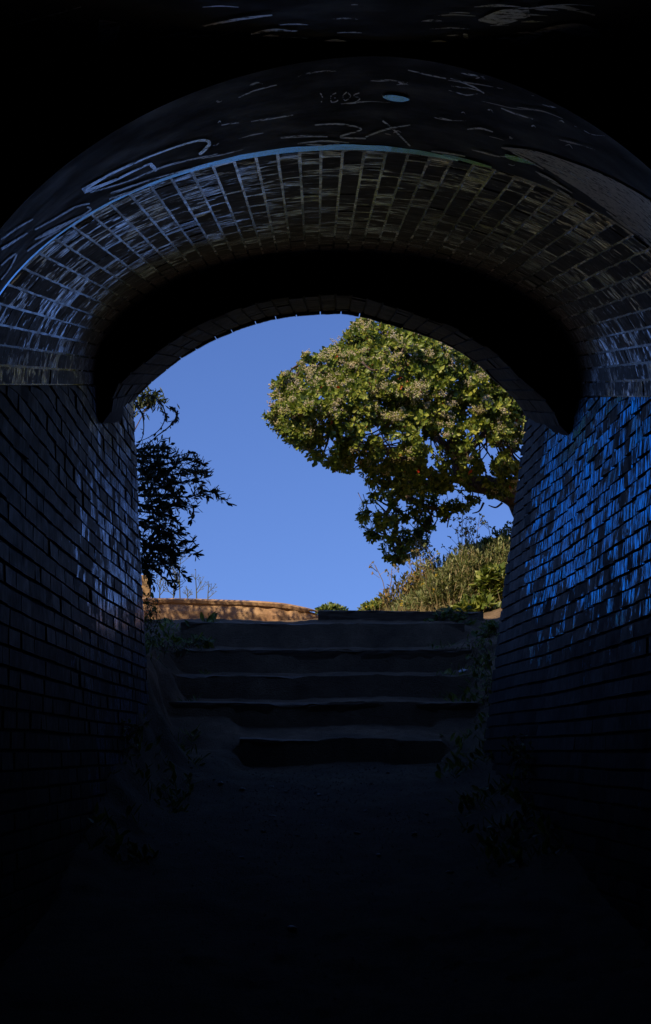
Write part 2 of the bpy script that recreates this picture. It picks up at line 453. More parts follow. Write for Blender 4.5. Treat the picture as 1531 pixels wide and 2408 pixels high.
def side_wall(side, mat, nm, lab):
    Y0, Y1 = 3.3, D0+0.02
    nv, nu = 30, 30; vs = []
    for j in range(nu+1):
        Y = Y0 + (Y1-Y0)*j/nu
        zt = spring_z(side, Y)
        for i in range(nv+1):
            Z = (E-2.2) + (zt-(E-2.2))*i/nv
            vs.append(Vector((wallx(side, Y, Z), Y, Z)))
    fs = [(j*(nv+1)+i, j*(nv+1)+i+1, (j+1)*(nv+1)+i+1, (j+1)*(nv+1)+i) for j in range(nu) for i in range(nv)]
    grp = mesh_obj(nm, vs, fs, M_mort_dark, tun, True); grp['label'] = lab
    mb = MB(); ch = 0.081; bl = 0.243; slope = 0.105
    k = 0; v = E-2.2 + slope*Y0
    rn = random.Random(11 if side < 0 else 23)
    while v < E + 1.7 + slope*Y1:
        off = (bl/2 if k % 2 else 0) + rn.uniform(-.02, .02); y = Y0 - bl + off
        while y < Y1:
            bw = bl*rn.choice((1, 1, 1, .5, .94, 1.05)); ya, yb = max(y, Y0)+0.004+rn.uniform(0, .004), min(y+bw, Y1)-0.004; y += bw
            if yb-ya < 0.03: continue
            q = []
            zmid = v - slope*(ya+yb)/2
            if zmid < E-2.0 or zmid > spring_z(side, (ya+yb)/2): continue
            ju = rn.uniform(0, .003)
            for (yy, vv) in ((ya, v+0.008+ju), (yb, v+0.008+ju), (yb, v+ch-0.004), (ya, v+ch-0.004)):
                vv += 0.009*noise.noise(Vector((yy*.9, k*.35, side*5))) + 0.003*noise.noise(Vector((yy*6, k*.9, side*5)))
                zz = min(vv - slope*yy, spring_z(side, yy)-0.003)
                q.append(Vector((wallx(side, yy, zz), yy, zz)))
            nrm = Vector((-side, 0, 0)); cen = sum(q, Vector())/4
            hb = 0.012+rn.uniform(-.003, .003); yw = (rn.gauss(.0068, .0035) if side > 0 else rn.gauss(.001, .0025)); pt = rn.uniform(-.0015, .0015)
            top = [cen+(p-cen)*0.97 + nrm*(hb + (yw if p.y > cen.y else -yw) + (pt if p.z > cen.z else -pt)) for p in q]
            low = [p - nrm*0.003 for p in q]
            mb.add(low+top, [(4,5,6,7),(0,1,5,4),(1,2,6,5),(2,3,7,6),(3,0,4,7)])
        v += ch; k += 1
    o = mb.build(nm + '_bricks', mat, tun)
    o['label'] = lab
    return o
side_wall(-1, M_wall_l, 'side_wall', 'darker blackened brick side wall')
side_wall(1, M_wall_r, 'side_wall', 'brick side wall with flaking glossy paint, sky sheen coloured in blue')

# chamber around the viewer: side walls, plus an added wall behind that shuts out light
mb = MB()
for q, X in ((S5[0], S5[0].x), (S5[-1], S5[-1].x)):
    zt = q.z
    mb = MB()
    mb.add([(X*1.15, -1.5, -2), (X, 3.3, -2), (X, 3.3, zt), (X*1.15, -1.5, zt-1.05)], [(0, 1, 2, 3)])
    X1 = wallx(-1 if X < 0 else 1, 3.3, E)
    mb.add([(X, 3.3, -2), (X1, 3.3, -2), ((S4[0] if X < 0 else S4[-1]).x, 3.3, (S4[0] if X < 0 else S4[-1]).z), (X, 3.3, zt)], [(0, 1, 2, 3)])
    mb.build('near_side_wall', M_stone, tun)
mb = MB(); mb.add([(-4, -1.5, -2), (4, -1.5, -2), (4, -1.5, 5), (-4, -1.5, 5)], [(0, 1, 2, 3)])
mb.build('light_block_wall', M_stone, tun)  # unseen wall added to keep light from behind out

# outer facade with the exit opening (worn joints leave notches in the arch edge)
arch = a_curve(D0)
px = [Vector((XC + p.x*F/D0, YH - (p.z-E)*F/D0, 0)) for p in arch]
outl = [Vector((332, 1990, 0)), Vector((352, 1720, 0)), Vector((343, 1560, 0)), Vector((341, 1480, 0)), Vector((334, 1390, 0)), Vector((325, 1200, 0)), Vector((318, 1060, 0))]
dense = resample(px, 420)
L = 0; nxt = 18; last = dense[0]; out2 = []
for p in dense:
    L += (p-last).length; last = p
    wob = noise.noise(p*0.03)*3.0 + noise.noise(p*0.12)*1.4
    c = Vector((780, 1100, 0)); rad = (p-c).normalized()
    if L > nxt and p.x < 1130:
        gsz = R.uniform(4, 13) if p.x < 880 else R.uniform(1, 5)
        out2 += [p + rad*wob*0.3, p + rad*gsz, p + rad*gsz + (dense[min(dense.index(p)+2, len(dense)-1)]-p)]
        nxt += R.uniform(40, 58)
    else:
        out2.append(p + rad*wob*0.5)
rt = [(1240,1000),(1236,1066),(1223,1147),(1208,1215),(1197,1300),(1184,1391),(1178,1469),(1165,1560),(1160,1700),(1155,1990)]
out2 = [p for p in out2 if True]
inner_px = outl + out2 + [Vector((x+noise.noise(Vector((x, y, 0))*.05)*3, y, 0)) for x, y in rt]
def facade(Ya, Yb, mat, name, lab):
    ins = [P(v.x, v.y, Yb) for v in inner_px]
    fr = [P(780+(v.x-780)*(1.008 if v.y < 1000 else 1.006), 905+(v.y-905)*(1.012 if v.y < 1000 else 1.0), Ya) for v in inner_px]
    c = Vector((0.04, 0, E+0.6)); Xo, Zt, Zb = 9.0, E+2.72, -1.2
    outs = []
    for p in ins:
        d = Vector((p.x-c.x, 0, p.z-c.z)); k = 1e9
        if d.x: k = min(k, (Xo if d.x > 0 else -Xo)/d.x)
        if d.z > 0: k = min(k, (Zt-c.z)/d.z)
        elif d.z < 0: k = min(k, (Zb-c.z)/d.z)
        outs.append(Vector((c.x+d.x*k, 0, c.z+d.z*k)))
    m = len(ins); vs = []
    for Y in (Ya, Yb):
        vs += [(p.x, Y, p.z) for p in (fr if Y == Ya else ins)] + [(p.x, Y, p.z) for p in outs]
    fs = []
    for i in range(m-1):
        fs += [(i, i+1, m+i+1, m+i), (2*m+i, 3*m+i, 3*m+i+1, 2*m+i+1), (i, 2*m+i, 2*m+i+1, i+1), (m+i, m+i+1, 3*m+i+1, 3*m+i)]
    o = mesh_obj(name, vs, fs, mat, tun); o['label'] = lab
facade(D0, D0+0.33, M_stone, 'facade', 'outer brick face round the exit opening')
mb = MB()
mb.box((-9, -5, E+2.35), (9, D0-0.01, E+2.7))
mb.box((-9.3, -5, -1.2), (-9.01, D0+.3, E+2.69)); mb.box((9.01, -5, -1.2), (9.3, D0+.3, E+2.69)); mb.box((-9.3, -5.3, -1.2), (9.3, -5.01, E+2.69))
mb.build('bridge_light_block', M_stone, tun)  # unseen roof, side and back boxes added so light enters only by the exit
mb = MB(); mb.box((-9.4, D0+0.02, E+2.723), (9.4, D0+0.42, E+2.84)); mb.build('parapet_coping', M_stone, tun)

# ------------------------------------------------------------------ graffiti: strips laid on the curved surfaces
bvh_r = BVHTree.FromPolygons([tuple(v) for v in rend_v], rend_f)
bvh_n = BVHTree.FromPolygons([tuple(v) for v in near_v], near_f)
bvh_all = BVHTree.FromPolygons([tuple(v) for v in (list(rend_v)+list(S2)+list(S3))], list(rend_f)+[(len(rend_v)+i, len(rend_v)+i+1, len(rend_v)+NS+1+i+1, len(rend_v)+NS+1+i) for i in range(NS)])
eye = Vector((0, 0, E))
def cast(bvh, x, y):
    d = (P(x, y, 1.0) - eye).normalized()
    hit = bvh.ray_cast(eye, d)
    if hit[0] is None: return None
    nn = hit[1]
    if nn.dot(d) > 0: nn = -nn
    return hit[0] + nn*0.005
def stroke(name, pts, wpx, mat, bvh=bvh_r, lab=None, seg=10, parent=tun, cross=2):
    "wpx: width (picture units) or list of widths at the points"
    if not isinstance(wpx, (list, tuple)): wpx = [wpx]*len(pts)
    cp = catmull([Vector((x, y, w_)) for (x, y), w_ in zip(pts, wpx)], seg)
    rows = []
    for i, p in enumerate(cp):
        t = cp[min(i+1, len(cp)-1)] - cp[max(i-1, 0)]; t.z = 0; t.normalize()
        s = Vector((-t.y, t.x, 0))*p.z/2
        row = [cast(bvh, p.x + s.x*u, p.y + s.y*u) for u in [2*k/cross-1 for k in range(cross+1)]]
        rows.append(None if any(r is None for r in row) else row)
    mb = MB()
    for a, b_ in zip(rows, rows[1:]):
        if a and b_:
            for k in range(cross): mb.add([a[k], a[k+1], b_[k+1], b_[k]], [(0, 1, 2, 3)])
    if not mb.v: return None
    o = mb.build(name, mat, parent)
    if lab: o['label'] = lab
    return o
# painted line along the edge of the render band, on a lip tilted to catch the sky
line = []
for i in range(NS+1):
    p = S3[i]; x = XC + p.x*F/p.y; y = YH-(p.z-E)*F/p.y
    if -60 < x < 1082: line.append(i)
mb = MB()
for i in line[:-1]:
    def wv(j):
        x = XC + S3[j].x*F/S3[j].y
        k = 0.085 + 0.025*noise.noise(Vector((j*.21, 0, 0)))
        if x > 950: k *= max(0.35, 1-(x-950)/200)
        return k
    def dn(j): 
        c = Vector((0.1, S3[j].y, E+.4)); return (c-S3[j]).normalized()
    q = [S3[i]+dn(i)*.003, S3[i+1]+dn(i+1)*.003, S3[i+1]+Vector((0, -wv(i+1), 0))+dn(i+1)*wv(i+1)*.19, S3[i]+Vector((0, -wv(i), 0))+dn(i)*wv(i)*.19]
    mb.add(q + [v - dn(i)*.03 for v in q], [(0, 1, 2, 3), (2, 3, 7, 6)])
mb.build('painted_line', M_silver, tun)['label'] = 'bright painted line along the edge of the vault'
stroke('graffiti_stroke', [(1040,360),(1075,368),(1115,379),(1157,390)], [4,7,8,3], M_silver)
stroke('graffiti_stroke', [(1015,352),(1060,358),(1095,364)], [2,4,2], M_faint)
stroke('graffiti_stroke', [(1188,362),(1215,370),(1258,382)], [7,11,4], M_silver)
stroke('graffiti_dot', [(900,223),(915,225),(930,227),(948,229),(963,230)], [3,12,14,12,3], M_silver)
for pts, wd, m in [
    ([(192,444),(268,401),(360,361),(437,334),(480,326),(491,336),(468,360)], [8,5,4,4,6,8,7], M_white),
    ([(196,448),(268,420),(345,384),(356,386),(367,398)], [8,6,4,9,7], M_white),
    ([(210,449),(299,423),(391,386),(511,358)], [3,3,4,2], M_faint),
    ([(259,452),(361,417),(486,383)], [6,3,2], M_faint),
    ([(255,465),(300,450),(345,432)], [3,5,2], M_faint),
    ([(365,431),(395,420),(424,412)], [6,9,5], M_silver),
    ([(209,475),(175,484),(130,510),(80,537)], [3,4,4,3], M_faint),
    ([(207,497),(160,520),(120,540),(80,560)], [4,7,10,3], M_faint),
    ([(203,483),(212,489),(196,502)], 4, M_faint),
    ([(0,583),(30,565),(62,545)], [6,5,3], M_faint),
    ([(0,560),(40,532),(75,512)], [3,4,2], M_faint),
    ([(0,622),(20,604),(36,596),(20,630),(0,655)], [3,4,4,3,3], M_faint),
    ([(62,588),(100,560),(140,538)], [3,5,2], M_faint),
    ([(752,213),(758,225),(755,236)], 2.5, M_faint), ([(790,214),(778,222),(780,236),(794,232),(786,225)], 2.5, M_faint),
    ([(815,212),(806,222),(812,232),(824,222),(818,214)], 2.5, M_faint), ([(845,214),(832,220),(846,228),(834,236)], 2.5, M_faint),
    ([(590,282),(640,274),(690,266)], [2,4,2], M_faint), ([(520,290),(560,284)], [2,3], M_faint),
    ([(740,290),(800,288),(850,300),(800,318),(860,322)], [3,4,3,4,3], M_faint),
    ([(900,280),(925,300),(965,340)], [4,4,3], M_faint), ([(965,290),(910,300),(860,318)], [2,4,3], M_faint),
    ([(660,320),(720,316),(770,318)], [3,5,2], M_faint), ([(700,334),(760,328),(820,332)], [2,4,2], M_faint),
    ([(1100,300),(1130,298),(1160,306)], [2,4,2], M_faint), ([(1060,180),(1105,195),(1140,215)], [2,4,2], M_faint),
    ([(1180,250),(1210,262),(1255,276)], [2,3,2], M_faint), ([(960,160),(1010,172),(1050,180)], [2,3,2], M_faint),
    ([(700,175),(740,165),(790,162)], [2,4,2], M_faint), ([(560,225),(600,208),(650,195)], [2,3,2], M_faint),
]:
    stroke('graffiti_stroke', pts, wd, m)
stroke('whitewash_patch', [(1180,343),(1250,360),(1330,396),(1430,448),(1570,540)], [2,22,44,66,86], M_grey, lab='grey smear of old whitewash on the render', cross=8)
for i in range(26):   # brushed streaks in the whitewash patch
    t = R.random(); x = 1200+330*t; y = 352+190*t+R.uniform(-45, 45)*min(1, t*2+.2)
    stroke('whitewash_streak', [(x, y), (x+35, y+18+12*t), (x+75, y+40+25*t)], [2, R.uniform(3, 9), 2], M_faint if i % 2 else M_grey)
for i in range(40):   # scuffs across the rendered band
    x = R.uniform(430, 1420); tt = (x-815)/900
    top = 140+abs(x-880)**2/4200; bot = 345+abs(x-815)**2/2900
    y = R.uniform(top+15, bot-12); sl = (x-840)/1500
    ln = R.choice((12, 20, 30, 70, 110))*R.uniform(.7, 1.2); wg = R.uniform(-6, 6)
    stroke('scuff', [(x, y), (x+ln*.3, y+ln*.3*sl+wg*.5), (x+ln*.6, y+ln*.6*sl+wg), (x+ln, y+ln*sl+R.uniform(-4, 4))], [.6, R.uniform(1, 5), R.uniform(1, 3), .6], M_faint if i % 3 else M_grey)
for pts, wd, m in [
    ([(258,44),(252,80),(238,108),(215,135),(168,158)], [52,46,44,40,4], M_faint),
    ([(238,112),(214,132),(172,156)], [40,34,3], M_white),
    ([(200,128),(270,104),(350,88),(440,71)], [3,8,9,3], M_white),
    ([(5,185),(80,150),(160,130)], [2,3,2], M_faint),
    ([(0,60),(90,38),(190,10)], [2,4,2], M_faint), ([(470,58),(560,40),(640,30)], [3,6,3], M_faint),
    ([(590,75),(640,66),(700,68)], [3,7,3], M_faint), ([(560,110),(610,96),(700,100)], [2,8,3], M_faint),
    ([(740,113),(780,118),(850,118),(905,120)], [3,5,5,2], M_white),
    ([(905,118),(1000,116),(1120,120),(1240,124),(1400,134),(1560,150)], [2,2,3,4,4,3], M_faint),
    ([(1125,42),(1180,35),(1245,22)], [3,34,22], M_faint), ([(1245,14),(1320,10),(1400,30)], [2,8,4], M_faint),
    ([(1208,105),(1250,82),(1300,62),(1370,66),(1430,88)], [40,20,12,30,4], M_faint),
    ([(1090,74),(1096,80),(1102,84)], [3,12,3], M_faint),
]:
    stroke('graffiti_stroke', pts, wd, m, bvh_n)
for i in range(30):
    x = R.uniform(300, 1450); y = R.uniform(5, 95); ln = R.uniform(15, 120)
    stroke('scuff', [(x, y), (x+ln/2, y-ln*.03), (x+ln, y+ln*.0)], [1, R.uniform(2, 6), 1], M_faint, bvh_n)

# ------------------------------------------------------------------ ground, steps
STEPS = [  # front distance, picture x0, x1, top y, height
    (9.35, 563, 1040, 1737, .165), (9.85, 372, 1122, 1650, .17), (10.25, 398, 1108, 1587, .16), (10.6, 415, 1110, 1525, .19), (11.0, 425, 1092, 1463, .2)]
def topz(i): d, x0, x1, y, h = STEPS[i]; return E + (YH-y)*d/F
def sm(a, b_, x): t = min(max((x-a)/(b_-a), 0), 1); return t*t*(3-2*t)
def stairs_z(Y):
    if Y < 9.35: return E - 1.05 - (9.35-max(Y, 3))*0.07
    z = None
    for i in range(5):
        d = STEPS[i][0]
        dn = STEPS[i+1][0] if i < 4 else 11.42
        if Y < dn:
            rise = 0.07 if i == 0 else 0.02
            return topz(i) - 0.012 + rise*(Y-d)/(dn-d)
    return E - 0.03
def ramp_z(Y):
    return E + interp(Y, [(8.2,-1.13),(9.35,-.95),(9.85,-.74),(11.42,-.03)])
LH = [(5.5,-1.3),(6.6,-1.09),(7.9,-.77),(8.4,-.57),(9.0,-.36),(9.85,-.3),(10.6,-.2),(11.42,-.04)]
RH = [(5.5,-1.35),(7.2,-1.1),(8.9,-.85),(9.85,-.55),(10.6,-.25),(11.42,-.04)]
def interp(v, tb):
    if v <= tb[0][0]: return tb[0][1]
    for (a, p), (b_, q) in zip(tb, tb[1:]):
        if v <= b_: return p+(q-p)*(v-a)/(b_-a)
    return tb[-1][1]
def ground_z(X, Y):
    if 5 < Y < 11.42 and abs(X) < 2: X = X + 0.09*noise.noise(Vector((X*3, Y*3.5, 8))) + 0.05*noise.noise(Vector((X*9, Y*9, 8)))
    if Y < 8.2: z = stairs_z(Y)
    elif Y < 11.42:
        xc = (min(max(Y, 9.35), 11)-9.35)
        x0, x1 = -1.1, 1.08
        if Y < 9.84: x0, x1 = -0.6, 0.82
        mg = .1 if Y < 9.84 else .3
        wgt = sm(x0-mg, x0+.02, X)*(1-sm(x1-.02, x1+mg, X))
        z = stairs_z(Y)*wgt + ramp_z(Y)*(1-wgt)
    else: z = E - 0.03 - 0.1*sm(11.6, 14, Y)
    if 5.5 < Y < 11.42:   # soil heaped along the wall feet near the exit and beside the steps
        k = sm(5.5, 6.6, Y); inn = sm(9.0, 9.8, Y)
        hl = interp(Y, LH); hr = interp(Y, RH)
        wl = k*(1-sm(-1.36, -0.95-.17*inn, X)); wr = k*sm(0.85+.2*inn, 1.3, X)
        z = z*(1-wl) + (E+hl)*wl; z = z*(1-wr) + (E+hr)*wr
    if Y > 9.0: z += 0.5*sm(1.6, 3.5, -X)*sm(9.0, 10, Y)*(1-sm(11, 14, Y))
    # bank on the right beyond the steps
    if Y > 8.9:
        hb = sm(11.3, 14.0, Y)
        z += min(max(X-0.75, 0)*(0.33-.14*sm(13.2, 14.2, Y)), 2.5)*hb + max(X-1.5, 0)*0.5*(1-hb)*sm(8.9, 9.6, Y)*0.8
    z += 0.03*noise.noise(Vector((X*1.3, Y*1.3, 0))) + 0.014*noise.noise(Vector((X*5, Y*5, 3))) + 0.012*noise.noise(Vector((X*13, Y*13, 3))) + 0.006*noise.noise(Vector((X*29, Y*29, 3)))
    if Y > 13: z -= 14*sm(13, 40, Y)*(1-0.6*sm(.6, 3, X)*(1-sm(20, 30, Y)))  # unseen far ground dropped away so the vault can reflect low sky
    return z
xs = [-300, -120, -50, -25, -14, -8, -5, -3.5] + [x*0.045 for x in range(-60, 61)] + [3.2, 3.8, 4.6, 5.5, 7, 9, 12, 16, 25, 50, 120, 300]
xs = sorted(xs)
ys = [-300, -100, -40, -12, -4.5, -3, -1, 0.5, 1.6] + [2+0.06*k for k in range(110)] + [8.6+0.03*k for k in range(1, 112)] + [12.2, 12.5, 12.8, 13.2, 13.6, 14, 14.5, 15, 15.6, 16.3, 17, 18, 19.5, 21, 24, 30, 45, 80, 150, 300, 600]
ys = sorted(set(ys))
vs = [Vector((x, y, ground_z(x, y))) for y in ys for x in xs]
nx = len(xs)
fs = [(j*nx+i, j*nx+i+1, (j+1)*nx+i+1, (j+1)*nx+i) for j in range(len(ys)-1) for i in range(nx-1)]
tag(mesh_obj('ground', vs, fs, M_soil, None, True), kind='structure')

def plank(name, x0, x1, ytop, d, h, depth, lab, seed, mat=M_wood, yl=None, sag=0.012):
    "worn timber laid across the path, edges rounded and chewed"
    a = P(x0, ytop, d); b_ = P(x1, yl if yl else ytop, d)
    nseg = 90; prof = [(0, -1), (0, -.5), (0.0, -.12), (.012, -.03), (.035, 0), (.5, 0.0), (1, 0), (1, -1)]
    vs = []; loc = Vector(((a.x+b_.x)/2, d, (a.z+b_.z)/2-h))
    for i in range(nseg+1):
        t = i/nseg; c = a.lerp(b_, t)
        sg = -sag*math.sin(math.pi*t) + 0.006*noise.noise(Vector((t*7, seed, 0)))
        for k, (u, v) in enumerate(prof):
            q = Vector((t*22, seed*3.1+k*.9, 0))
            ch = noise.noise(q)*0.007 + (max(0, noise.noise(Vector((t*6, seed, 5)))-.15)*0.06 if k in (2, 3, 4) else 0)
            yy = d + u*depth + (ch if k < 4 else 0) + noise.noise(Vector((t*2.3, seed+9, 0)))*0.012
            zz = c.z + v*h + sg - (abs(ch) if k in (3, 4) else 0)
            vs.append(Vector((c.x, yy, zz)))
    m = len(prof)
    fs = [(i*m+k, i*m+k+1, (i+1)*m+k+1, (i+1)*m+k) for i in range(nseg) for k in range(m-1)]
    fs += [tuple(range(m)), tuple(range(nseg*m, nseg*m+m))[::-1]]
    me_vs = [v - loc for v in vs]
    o = mesh_obj(name, me_vs, fs, mat, None, False); o.location = loc
    return tag(o, lab, 'step', 'timber steps up from the tunnel')
LABS = ['shortest and lowest timber step, set in the dirt at the foot of the flight',
        'second timber step from the bottom, widest of the flight',
        'middle timber step with a ragged worn edge',
        'fourth timber step from the bottom, just under the top one',
        'topmost timber step, below the sunlit slab']
for i, (d, x0, x1, y, h) in enumerate(STEPS):
    plank('timber_step', x0, x1, y-1, d, h, 0.11, LABS[i], i+1, yl=y+(4 if i == 0 else 1))
o = plank('timber_board', 748, 1137, 1434, 11.42, 0.16, 0.09, 'dark timber board closing the top of the steps on the right', 9, yl=1438, sag=0.0)
o['category'] = 'board'; del o['group']
# sandstone slab: curved top layer over a lower face
top_px = [(318,1402),(355,1405),(430,1406),(520,1409),(600,1412),(660,1417),(700,1424),(730,1431),(748,1437)]
slab = empty('stone_slab', P(540, 1450, 12.3), 'long sunlit orange stone slab lying at the top of the steps', 'slab')
def slab_layer(name, dy0, dy1, yf, yb, seed, lab, cut=0.0, amp=1.0):
    cp = catmull([Vector((x, y, 0)) for x, y in top_px], 14); vs = []
    for i, p in enumerate(cp):
        w1 = noise.noise(Vector((i*.11, seed, 0)))*3*amp + noise.noise(Vector((i*.5, seed, 0)))*1.3
        k = min(1, (cp[-1].x-p.x)/45+.15)
        yo = noise.noise(Vector((i*.14, seed+4, 0)))*0.02
        t0 = p.y+dy0; t1 = p.y + dy0 + (dy1-dy0)*k + w1
        vs += [P(p.x, t1, 12.3)+Vector((0, yf-12.3+yo, 0)), P(p.x, (t0*2+t1)/3, 12.3)+Vector((0, yf-12.31+yo, 0)),
               P(p.x, t0+.8, 12.3)+Vector((0, yf-12.29+yo, 0)), P(p.x, t0, 12.3)+Vector((0, yf-12.25+yo, 0)),
               P(p.x, t0-1, 12.3)+Vector((0, yb-12.3, 0)), P(p.x, t1, 12.3)+Vector((0, yb-12.3, 0))]
    n_ = len(cp); m = 6
    fs = [(i*m+k, i*m+(k+1) % m, (i+1)*m+(k+1) % m, (i+1)*m+k) for i in range(n_-1) for k in range(m)]
    fs += [tuple(range(m)), tuple(range((n_-1)*m, n_*m))[::-1]]
    o = mesh_obj(name, vs, fs, M_slab, slab, False); o['label'] = lab
slab_layer('cap_layer', 0, 11, 12.348, 12.75, 2, 'thin overhanging cracked cap layer', amp=.6)
slab_layer('slab_body', 8, 75, 12.36, 12.7, 5, 'smooth lower face of the slab', amp=.3)

# ------------------------------------------------------------------ tree on the right
def in_poly(x, y, poly):
    c = False; j = len(poly)-1
    for i in range(len(poly)):
        xi, yi = poly[i]; xj, yj = poly[j]
        if (yi > y) != (yj > y) and x < (xj-xi)*(y-yi)/(yj-yi)+xi: c = not c
        j = i
    return c
def edge_dist(x, y, poly):
    best = 1e9; j = len(poly)-1
    for i in range(len(poly)):
        ax, ay = poly[j]; bx, by = poly[i]; dx, dy = bx-ax, by-ay
        t = max(0, min(1, ((x-ax)*dx+(y-ay)*dy)/(dx*dx+dy*dy+1e-9)))
        dd = math.hypot(x-ax-t*dx, y-ay-t*dy)
        if dd < best: best = dd; nr = (x-ax-t*dx, y-ay-t*dy)
        j = i
    return best, nr
CROWN = [(815,768),(850,735),(910,700),(1000,680),(1120,690),(1230,740),(1320,830),(1350,960),(1330,1080),(1270,1160),(1215,1165),
         (1185,1172),(1128,1182),(1075,1212),(1044,1228),(1010,1255),(1006,1282),(978,1315),(951,1326),(900,1326),(898,1292),(865,1275),(838,1228),(840,1193),
         (868,1164),(870,1146),(822,1124),(784,1106),(746,1092),(712,1062),(658,1038),(652,1022),(632,1000),(620,978),(640,935),(640,903),(666,873),(702,858),(712,826),(750,822),(788,810),(805,790)]
tree = empty('flowering_tree', P(1225, 1700, 13.9), 'rounded evergreen tree with pale blossom leaning out over the steps', 'tree')
leaves, flowers, br = MB(), MB(), MB()
tips = []
rt_ = random.Random(5)
tries = 0
while len(tips) < 4300 and tries < 60000:
    tries += 1
    x = rt_.uniform(610, 1350); y = rt_.uniform(680, 1335)
    if not in_poly(x, y, CROWN): continue
    ed, nr = edge_dist(x, y, CROWN)
    if ed < rt_.uniform(0, 9): continue
    low = sm(1060, 1180, y)*(1-.55*sm(1030, 1130, x))
    # holes: clumpy density
    dn = noise.noise(Vector((x*.018, y*.018, 1.7)))*.6 + noise.noise(Vector((x*.045, y*.045, 7)))*.5
    up = sm(930, 1060, y)
    dn += .35*noise.noise(Vector((x*.075, y*.075, 11)))
    if dn < -0.24 + 0.16*up and rt_.random() < 0.55 + 0.42*up: continue
    if rt_.random() < 0.12*low: continue
    hth = min(0.95, (ed*13.4/F)*1.6 + 0.12)
    yc = 13.35 + 0.75*low
    clump = 0.3*noise.noise(Vector((x*.03, y*.03, 4)))
    u = rt_.choice((-1, -1, -1, 1)) * (1-abs(rt_.gauss(0, .22)))
    d = yc + u*hth*(1-.45*low) + clump
    p = P(x, y, d)
    out = Vector((nr[0]*-0.0, 0, 0))
    outx = 0
    # outward: from crown axis
    cx = P(max(min(x, 1150), 800), 960 + (y-960)*.4, yc)
    o_ = (p - cx); o_.y += u*0.35; o_.normalize()
    tips.append((p, (o_ + Vector((rt_.uniform(-.5, .5), rt_.uniform(-.5, .5), rt_.uniform(-.3, .7)))).normalized(), low, y))
for p, o_, low, y in tips:
    nl = rt_.randint(7, 11)
    a = o_.orthogonal().normalized(); b_ = o_.cross(a)
    ph = rt_.uniform(0, 6.28)
    sc_ = rt_.uniform(.75, 1.2)
    for k in range(nl):
        q = ph + k*2.4
        tilt = rt_.uniform(0.35, 1.35)
        dr = (o_*math.cos(tilt) + (a*math.cos(q)+b_*math.sin(q))*math.sin(tilt)).normalized()
        Ln = rt_.uniform(.044, .075)*sc_
        leaves.leaf(p + o_*rt_.uniform(-.05, .01), dr, o_, Ln, Ln*rt_.uniform(.42, .58), .12, .66)
    br.tube([p - o_*.11 + Vector((rt_.uniform(-.03, .03), 0, rt_.uniform(-.03, .03))), p], [.005, .003], 3)
    fz = .5+1.6*noise.noise(Vector((p.x*5, p.z*5, 2)))
    if rt_.random() < fz*(0.5 if y < 1000 else 0.1) * (1-low):
        r0 = rt_.uniform(.014, .028)
        for k in range(rt_.randint(22, 36)):
            c = p + o_*rt_.uniform(.02, .05) + Vector((rt_.gauss(0, r0), rt_.gauss(0, r0), rt_.gauss(0, r0*.7)))
            s_ = rt_.uniform(.006, .0105)
            flowers.add([c+Vector((s_, 0, 0)), c+Vector((-s_*.5, s_*.8, 0)), c+Vector((-s_*.5, -s_*.8, 0)), c+Vector((0, 0, s_)), c-Vector((0, 0, s_))],
                        [(0,1,3),(1,2,3),(2,0,3),(1,0,4),(2,1,4),(0,2,4)])
# limbs: a trunk from behind the wall and forks through the crown
def limb(pts, r0, r1, mb=br, n=8, seg=6):
    cp = catmull([P(*q) for q in pts], seg)
    cp = [c + Vector((noise.noise(c*4)*.03, noise.noise(c*4+Vector((9, 0, 0)))*.03, noise.noise(c*4+Vector((0, 9, 0)))*.03)) for c in cp]
    m = len(cp)-1
    mb.tube(cp, [r0+(r1-r0)*i/m for i in range(m+1)], n); return cp
trunk = MB()
limb([(1330,1800,14.2),(1300,1500,14.2),(1262,1280,14.1),(1218,1178,14.0),(1170,1148,13.9),(1110,1130,13.8),(1075,1085,13.7),(1060,1000,13.6)], .17, .06, trunk, 12, 8)
trunk.build('trunk', M_bark, tree, True)
forks = [((1110,1130,13.8),(1020,1130,13.8),(950,1160,14.0),(900,1230,14.1),(935,1300,14.1)),
         ((1020,1130,13.8),(960,1080,13.6),(860,1050,13.4),(760,1010,13.3),(660,985,13.3)),
         ((1075,1085,13.7),(1000,1000,13.5),(900,930,13.4),(790,880,13.4),(720,850,13.4)),
         ((1060,1000,13.6),(1010,900,13.4),(940,820,13.3),(860,770,13.3)),
         ((1060,1000,13.6),(1090,900,13.4),(1110,800,13.3),(1100,720,13.3)),
         ((1170,1148,13.9),(1200,1060,13.7),(1230,950,13.5),(1240,850,13.4)),
         ((1075,1085,13.7),(1150,1000,13.4),(1190,930,13.2),(1210,900,13.1)),
         ((950,1160,14.0),(1000,1190,13.9),(1050,1200,13.9))]
cps = []
for fk in forks: cps += limb(fk, .045, .012, br, 7)
